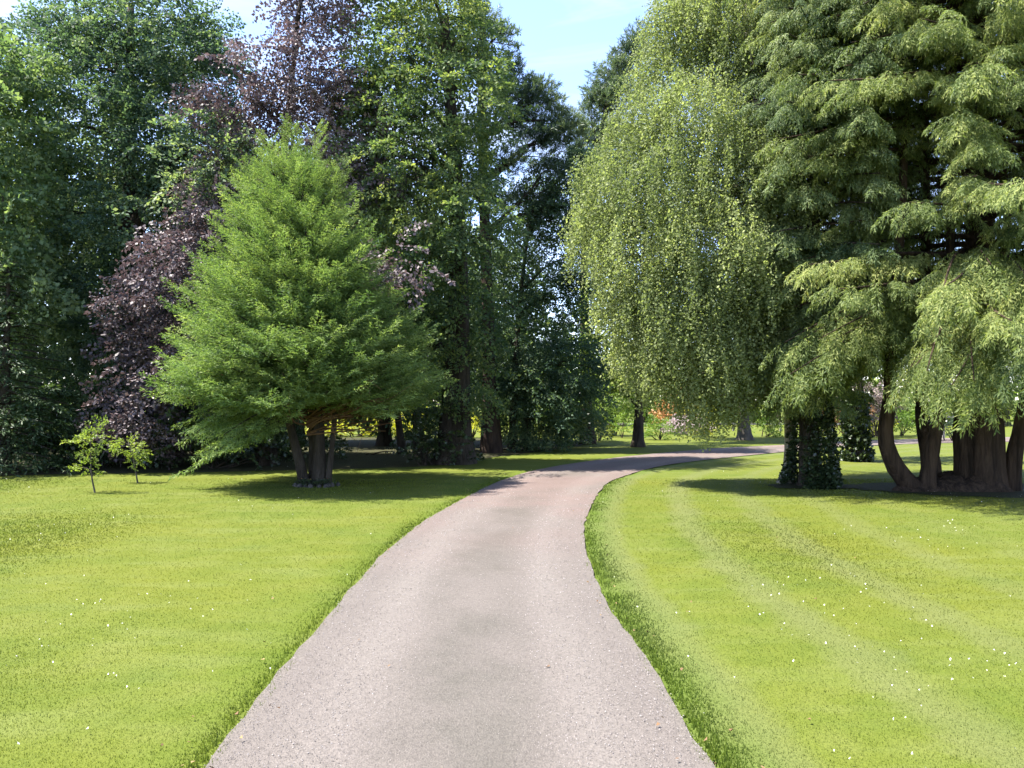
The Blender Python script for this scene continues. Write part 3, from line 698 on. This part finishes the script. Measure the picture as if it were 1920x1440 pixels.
pine('slender_pine', 'second pine with dark tufts rising behind the weeping birch on a slim trunk', 1101, 31, [(1096, 640), (1100, 420), (1145, 160), (1160, 110)], .24,
  [(1150, 135, 30, 24), (1180, 112, 26, 28), (1128, 190, 28, 18), (1155, 180, 45, 32), (1105, 255, 24, 16), (1145, 255, 36, 24), (1195, 80, 20, 20), (1102, 218, 18, 10), (1120, 330, 40, 24), (1110, 420, 30, 20), (1095, 290, 26, 16)])

blob_tree('pale_birch', 'smaller yellow green birch behind the drive with a short dark stubby trunk', 1195, 28.7,
  [(1190, 580, 70, 60), (1185, 660, 62, 52, -.4), (1145, 640, 40, 50), (1240, 690, 56, 50), (1195, 715, 40, 24), (1135, 560, 36, 50), (1150, 720, 40, 30, .6)],
  'leafy', M['light'], M['bark_dark'], (1200, 560), .22, 5, .9, drop=.3, zjit=.5)
blob_tree('distant_ash', 'broad grey barked tree beyond the drive, its crown hidden behind the weeping birch', 1396, 34,
  [(1390, 660, 90, 70), (1330, 640, 80, 70), (1460, 650, 80, 70), (1400, 560, 100, 80), (1300, 560, 80, 80), (1500, 560, 90, 80)], 'leafy', M['light'], M['bark_grey'], (1395, 600), .32, 3.0, 1.2, zjit=.5)
blob_tree('ivied_ash', 'slim dark ivy covered trunk between the ivy clad conifer and the cedar stems', 1605, 22,
  [(1600, 640, 60, 50), (1560, 560, 70, 60, .4), (1660, 600, 70, 60, .4), (1600, 480, 80, 70)], 'leafy', M['beech'], M['bark_dark'], (1600, 600), .18, 4.0, 1.0, zjit=.5)
r_ = bpy.data.objects['ivied_ash']; c = np.array(r_.location); n = 420; z = rng.random(n) * 2.0; a = rng.uniform(0, 6.28, n); rr = .2 + .12 * np.exp(-z * 3)
Q, tt = place('ivy', np.column_stack([c[0] + np.cos(a) * rr, c[1] + np.sin(a) * rr, z]), np.column_stack([np.cos(a) * .4 - np.sin(a), np.sin(a) * .4 + np.cos(a), rng.normal(size=n) * .6]), rng.uniform(.8, 1.3, n), rng.normal(.4, .2, n), .6)
quad_mesh('ivy', Q, M['ivy'], r_, tt)

# bare dark trunks seen under the conifer, with their crowns in the wood
for px, by, nm, lb in ((755, 851, 'woodland_maple', 'slim dark trunk in the gap right of the feathery conifer, thinner of a pair'), (788, 853, 'woodland_maple', 'thicker dark trunk close beside a slim one, right of the feathery conifer')):
    g = ground(px, by)
    blob_tree(nm, lb, px, g[1], [(px - 20, 640, 55, 60, .5), (px + 25, 560, 55, 60, .8), (px - 10, 480, 60, 60, 1.0)], 'leafy', M['beech'], M['bark_dark'], (px - 3, 500), .14 if px < 770 else .19, 3.0, 1.0, group='trunks under the wood edge', zjit=.5)

# dark conifer at the left edge
LB = ground(8, 886); LD = LB[1]
root = empty('low_dark_conifer', LB, 'low spreading dark conifer at the left edge with branches down to the lawn', 'tree')
tb = Tubes(); tb.add(smooth_path([LB - np.array([0, 0, .1]), LB + np.array([0, 0, 2.4]), LB + np.array([.05, 0, 5.2])], 10), np.linspace(.18, .02, 10), 9, .03, .05)
Q, tt = bough_tree(root, lambda z: np.array([LB[0], LB[1], z]), .35, 5.1, lambda z, az: np.interp(z, [.3, 1.5, 3, 5.2], [1.55, 1.7, 1.2, .15]), 120, 'darkcon', M['darkcon'], None, .1, .25, .05, .24, 1.0, tb, .25, .03, 55, 1.1, .1)
tb.build('trunk', M['bark_dark'], root); quad_mesh('crown', Q, M['darkcon'], root, tt)

# ------------------------------------------------------------------ shrubs
def shrub(name, label, blobs, D, kind, mat, dens, scale, group=None, cat='shrub', flowers=0):
    c = at(blobs[0][0], blobs[0][1], D); c[2] = 0
    root = empty(name, c, label, cat, group); tb = Tubes()
    P, X, C, TI = blob_points(blobs, D, dens, c[:2], .25, .3)
    for cc in C:
        for _ in range(3):
            b = c + np.array([rng.normal() * .08, rng.normal() * .08, -.05]); e = cc + rng.normal(size=3) * .15
            tb.add(smooth_path([b, (b + e) / 2 + rng.normal(size=3) * .08, e], 6), np.linspace(.03, .008, 6), 5)
    tb.build('stem', M['bark_dark'], root)
    X[:, 2] += .3
    Q, tt = place(kind, P, X, scale * rng.uniform(.8, 1.2, len(P)), TI, .5); quad_mesh('crown', Q, mat, root, tt)
    if flowers:
        i = rng.integers(0, len(P), flowers); q = P[i] + (P[i] - c) * .06
        quad_mesh('blossom', flecks(q[:, :2], .035, 0)[:, :4] + np.column_stack([0 * q[:, 0], 0 * q[:, 0], q[:, 2]])[:, None] + rng.normal(size=(flowers, 4, 3)) * .012, M['white_flower'], root, rng.random(flowers))
    return root

UG = 'dark undergrowth bushes in the wood'
shrub('laurel_bush', 'dark laurel bush at the back of the lawn behind the two saplings', [(200, 830, 90, 55), (130, 800, 60, 60), (270, 845, 60, 38)], 20.5, 'leafy', M['shrub_dark'], 7, .8)
shrub('laurel_bush', 'dark laurel bush under the trailing purple branches, left of the feathery conifer stems', [(400, 820, 90, 60), (330, 845, 60, 38), (490, 835, 55, 45)], 19.6, 'leafy', M['shrub_dark'], 7, .8)
shrub('laurel_bush', 'low dark laurel bush seen directly behind the three stems of the feathery conifer', [(560, 838, 70, 30), (500, 838, 50, 30)], 23.5, 'leafy', M['shrub_dark'], 7, .8)
shrub('holly_bush', 'low black green bush in the shade right of the feathery conifer', [(690, 852, 70, 9), (740, 855, 40, 9), (640, 852, 50, 9)], 24.5, 'leafy', M['shrub_dark'], 8, .7)
shrub('holly_bush', 'dark upright bush hugging the foot of the thick trunk left of the drive', [(838, 820, 24, 50), (825, 850, 24, 22), (866, 858, 20, 12)], 21.0, 'leafy', M['shrub_dark'], 9, .7)
shrub('flowering_shrub', 'shaded shrub dotted with white blossom beside the thick dark trunk', [(797, 845, 16, 26), (793, 800, 9, 40)], 20.6, 'small', M['shrub_dark'], 22, 1.2, flowers=26)
shrub('clipped_hedge', 'dark squarish clipped hedge beside the slim pine trunk', [(1050, 805, 22, 28), (1075, 805, 22, 28), (1048, 790, 20, 16), (1078, 790, 18, 16)], 29, 'leafy', M['shrub_dark'], 14, .6, cat='hedge')
shrub('leafy_bush', 'low green bush at the edge of the wood beside the drive', [(985, 835, 40, 16), (1030, 838, 36, 12), (945, 842, 26, 14)], 26.5, 'leafy', M['beech'], 9, .6)
shrub('leafy_bush', 'small green bush at the foot of the slim pine trunk', [(1118, 826, 22, 9), (1085, 832, 20, 8)], 30.2, 'leafy', M['beech'], 10, .55)
shrub('golden_shrub', 'bright yellow shrub just right of the slim pine trunk', [(1122, 806, 15, 18), (1118, 790, 10, 10)], 33, 'leafy', M['shrub_yellow'], 13, .6)
shrub('round_bush', 'rounded mid green bush beyond the drive right of the stubby birch trunk', [(1238, 802, 18, 20), (1225, 806, 14, 14)], 34, 'leafy', M['shrub_green'], 16, .55)
shrub('leafy_bush', 'pale green bush left of the stubby birch trunk', [(1168, 800, 18, 16)], 36, 'leafy', M['shrub_green'], 12, .6)
shrub('russet_shrub', 'orange red shrub seen under the weeping birch', [(1262, 772, 26, 26), (1280, 765, 20, 20)], 42, 'leafy', M['shrub_orange'], 10, .8)
shrub('gold_tipped_shrub', 'yellow orange shrub beside a pale pink mound under the weeping birch', [(1318, 800, 14, 18), (1308, 770, 22, 18)], 37, 'leafy', M['shrub_yellow'], 12, .6)
shrub('pink_shrub', 'pale pink mounded flowering shrub beyond the drive', [(1292, 803, 32, 13), (1270, 808, 20, 8)], 40, 'small', M['shrub_pink'], 26, 1.6)
shrub('round_bush', 'bright lime green bush right of the grey trunk beyond the drive', [(1432, 803, 20, 13), (1460, 808, 14, 8)], 37, 'leafy', M['shrub_green'], 14, .6)
shrub('russet_shrub', 'russet orange shrub left of the slim ivy covered trunk', [(1585, 778, 28, 22), (1565, 795, 20, 16), (1610, 770, 18, 16)], 36, 'leafy', M['shrub_orange'], 11, .7)
shrub('smoke_bush', 'greyish purple bush seen between the slim ivy covered trunk and the curved cedar stem', [(1640, 745, 30, 26), (1625, 765, 24, 24), (1655, 765, 20, 22)], 37, 'leafy', M['shrub_grey'], 11, .7)
shrub('golden_shrub', 'low yellow green shrub left of the curved cedar stem', [(1648, 797, 24, 13), (1620, 803, 14, 8)], 38, 'leafy', M['shrub_yellow'], 12, .6)
shrub('round_bush', 'green bush seen between the curved stem and the next cedar stem', [(1690, 795, 22, 14), (1710, 780, 26, 26)], 38, 'leafy', M['shrub_green'], 12, .6)
shrub('laurel_bush', 'dark bush under a pale rail, seen between the cedar stems', [(1785, 802, 22, 16), (1770, 808, 14, 10)], 33, 'leafy', M['shrub_dark'], 12, .6)

shrub('lime_bush', 'sunlit lime green bush seen left of the straight pine trunk at ground level', [(885, 806, 22, 16), (900, 790, 14, 12)], 36, 'leafy', M['shrub_yellow'], 10, .7)
shrub('lime_bush', 'sunlit lime green bush seen right of the straight pine trunk under the hanging leaves', [(965, 795, 26, 22), (995, 800, 20, 20), (985, 765, 16, 18)], 37, 'leafy', M['light'], 10, .7)
shrub('lime_bush', 'wide sunlit yellow green bush in the gap under the right side of the feathery conifer', [(660, 808, 40, 20), (720, 800, 30, 24), (770, 792, 24, 28), (610, 812, 36, 16)], 37, 'leafy', M['shrub_yellow'], 9, .8)
shrub('lime_bush', 'tall sunlit yellow green bush in the gap right of the slim pine trunk', [(1150, 745, 26, 40), (1130, 775, 22, 24), (1165, 775, 20, 20)], 38, 'leafy', M['light'], 9, .8)

# ------------------------------------------------------------------ saplings
def sapling(label, bpx, bpy_, top, blobs, seed):
    g = ground(bpx, bpy_); D = g[1]
    root = empty('sapling', g, label, 'sapling', None); tb = Tubes()
    t = at(*top, D); p = smooth_path([g - np.array([0, 0, .05]), at(bpx - 8, bpy_ - 40, D), t], 9); tb.add(p, np.linspace(.018, .006, 9), 7)
    P, X, C, TI = blob_points(blobs, D, 60, g[:2], .35, .5)
    for c in C:
        i = int(np.argmin(np.abs(p[:, 2] - (c[2] - .12)))); tb.add(smooth_path([p[i], (p[i] + c) / 2 + np.array([0, 0, .03]), c], 5), np.linspace(.008, .003, 5), 5)
    tb.build('trunk', M['bark_grey'], root)
    Q, tt = place('small', P, X, rng.uniform(.32, .62, len(P)), TI, .5); quad_mesh('crown', Q, M['sap'], root, tt)
M['sap'] = leaf_mat('sapling_leaf', (.10, .155, .028), (.185, .240, .045), (.290, .335, .085), .42)
sapling('young sapling with yellow green leaves, the nearer and taller of two on the left lawn', 179, 924, (170, 815), [(174, 826, 18, 22), (190, 808, 9, 14), (146, 824, 18, 6), (164, 860, 17, 18), (152, 876, 11, 8), (176, 888, 9, 9)], 1)
sapling('smaller sapling farther back on the left lawn, leaning, with a rounded leafy head', 259, 906, (240, 825), [(240, 838, 20, 16), (222, 828, 14, 10), (256, 852, 16, 14), (250, 868, 12, 8)], 2)

# ------------------------------------------------------------------ far side: fences and trees
def fence(name, label, x0, x1, D, rails, rail_h, post_every, mat, hgt):
    a = at(x0, 780, D); b = at(x1, 780, D); L = b[0] - a[0]
    root = empty(name, ((a[0] + b[0]) / 2, D, 0), label, 'fence'); n = max(2, int(L / post_every) + 1)
    for i in range(n):
        tb = Tubes(); tb.box((a[0] + L * i / (n - 1), D, hgt / 2), .05, .05, hgt / 2 + .03); tb.build('post', mat, root, False)
    for z in rails:
        tb = Tubes(); tb.box(((a[0] + b[0]) / 2, D - .075, z), L / 2 + .1, .02, rail_h); tb.build('rail', mat, root, False)
fence('rail_fence', 'pale wooden rail fence glimpsed under the trees right of the feathery conifer', 560, 830, 37, (1.55, 1.0), .045, 2.4, M['wood_pale'], 1.65)
fence('rail_fence', 'low pale rail fence along the far edge of the garden beyond the drive', 1110, 1640, 44, (.40,), .05, 2.6, M['wood_pale'], .46)
fence('rail_fence', 'weathered wooden rail above a dark bush between the cedar stems', 1768, 1806, 34, (1.18, 1.02), .05, .9, M['wood_pale'], 1.25)

G_ = 'sunlit trees in the field beyond the wood'
far = [(420, 'pale green tree far behind the saplings'), (560, 'far green tree behind the stems of the feathery conifer'), (650, 'sunlit far tree in the gap under the feathery conifer'), (735, 'sunlit far tree between two dark trunks'), (830, 'far tree seen left of the thick trunk'),
       (930, 'sunlit far tree behind the straight pine'), (1000, 'far yellow green tree behind the shaded hanging crown'), (1070, 'far tree behind the clipped hedge'), (1135, 'far yellow green tree behind the golden shrub'), (1210, 'far tree behind the stubby birch trunk'),
       (1330, 'far tree above the pale pink shrub'), (1460, 'far tree behind the ivy clad conifer'), (1560, 'far tree above the russet shrub by the drive'), (1680, 'far pale tree between the ivied trunk and cedar stems'), (1780, 'far tree above the weathered rail'), (1890, 'far tree at the right edge behind the cedar')]
for i, (px, lb) in enumerate(far):
    D = 52 + 9 * rng.random(); h = rng.uniform(640, 700)
    bl = [(px, h + 20, 42, 34), (px - 30, h + 60, 40, 34, -.5), (px + 30, h + 55, 42, 36, .4), (px - 10, h + 95, 55, 30, -.6)]
    blob_tree('field_tree', lb, px, D, bl, 'far', M['light'] if i % 3 else M['sap'], M['bark_grey'], (px, h + 30), .22, 1.5, 1.0, group=None, zjit=.6, sub=1)

# ------------------------------------------------------------------ sky, sun, camera
SUN_EL = R(61); tx, ty = 1.0, .05
w = bpy.data.worlds.new('World'); sc.world = w; w.use_nodes = True; nt = w.node_tree; nt.nodes.clear()
out = nt.nodes.new('ShaderNodeOutputWorld'); bg = nt.nodes.new('ShaderNodeBackground'); sky = nt.nodes.new('ShaderNodeTexSky')
sky.sky_type = 'NISHITA'; sky.sun_disc = False; sky.sun_elevation = SUN_EL; sky.sun_rotation = math.atan2(-tx, -ty); sky.air_density = 1.0; sky.dust_density = .3; sky.ozone_density = 1.0
tc = nt.nodes.new('ShaderNodeTexCoord'); mp = nt.nodes.new('ShaderNodeMapping'); mp.inputs['Scale'].default_value = (1.4, 2.2, 5.0); mp.inputs['Rotation'].default_value = (0, .25, 0)
nz = nt.nodes.new('ShaderNodeTexNoise'); nz.inputs['Scale'].default_value = 2.2; nz.inputs['Detail'].default_value = 6; nz.inputs['Roughness'].default_value = .6; nz.inputs['Distortion'].default_value = .6
cr = nt.nodes.new('ShaderNodeValToRGB'); cr.color_ramp.elements[0].position = .46; cr.color_ramp.elements[0].color = (.04, .04, .04, 1); cr.color_ramp.elements[1].position = .72; cr.color_ramp.elements[1].color = (.85, .85, .85, 1)
mx = nt.nodes.new('ShaderNodeMix'); mx.data_type = 'RGBA'; mx.inputs[7].default_value = (1.9, 2.05, 2.35, 1)
L = nt.links.new
tn = nt.nodes.new('ShaderNodeMix'); tn.data_type = 'RGBA'; tn.blend_type = 'MULTIPLY'; tn.inputs[0].default_value = 1; tn.inputs[7].default_value = (.80, .79, .94, 1)
L(tc.outputs['Generated'], mp.inputs['Vector']); L(mp.outputs[0], nz.inputs['Vector']); L(nz.outputs['Fac'], cr.inputs['Fac']); L(cr.outputs[0], mx.inputs[0]); L(sky.outputs[0], tn.inputs[6]); L(tn.outputs[2], mx.inputs[6]); L(mx.outputs[2], bg.inputs['Color']); L(bg.outputs[0], out.inputs['Surface'])
bg.inputs['Strength'].default_value = .135

sl = bpy.data.lights.new('Sun', 'SUN'); sl.energy = 4.6; sl.angle = R(.53); sl.color = (1, .95, .86)
so = bpy.data.objects.new('Sun', sl); COL.objects.link(so)
from mathutils import Vector
hl = math.hypot(tx, ty); dvec = Vector((tx / hl * math.cos(SUN_EL), ty / hl * math.cos(SUN_EL), -math.sin(SUN_EL)))
so.rotation_euler = dvec.to_track_quat('-Z', 'Y').to_euler(); so.location = (-20, -10, 30)

cam = bpy.data.cameras.new('Camera'); cam.sensor_width = 36; cam.lens = 36 * F / 1920; cam.clip_end = 3000; cam.clip_start = .05
co = bpy.data.objects.new('Camera', cam); COL.objects.link(co); co.location = (0, 0, CH); co.rotation_euler = (math.pi / 2 + PITCH, 0, 0); sc.camera = co
vs = sc.view_settings; vs.view_transform = 'Standard'; vs.look = 'None'; vs.gamma = 1; vs.exposure = 2.15
cy = sc.cycles; cy.max_bounces = 6; cy.diffuse_bounces = 3; cy.transmission_bounces = 4; cy.glossy_bounces = 2; cy.transparent_max_bounces = 4
cy.sample_clamp_indirect = 4; cy.caustics_reflective = False; cy.caustics_refractive = False
print('faces', sum(len(o.data.polygons) for o in bpy.data.objects if o.type == 'MESH'))
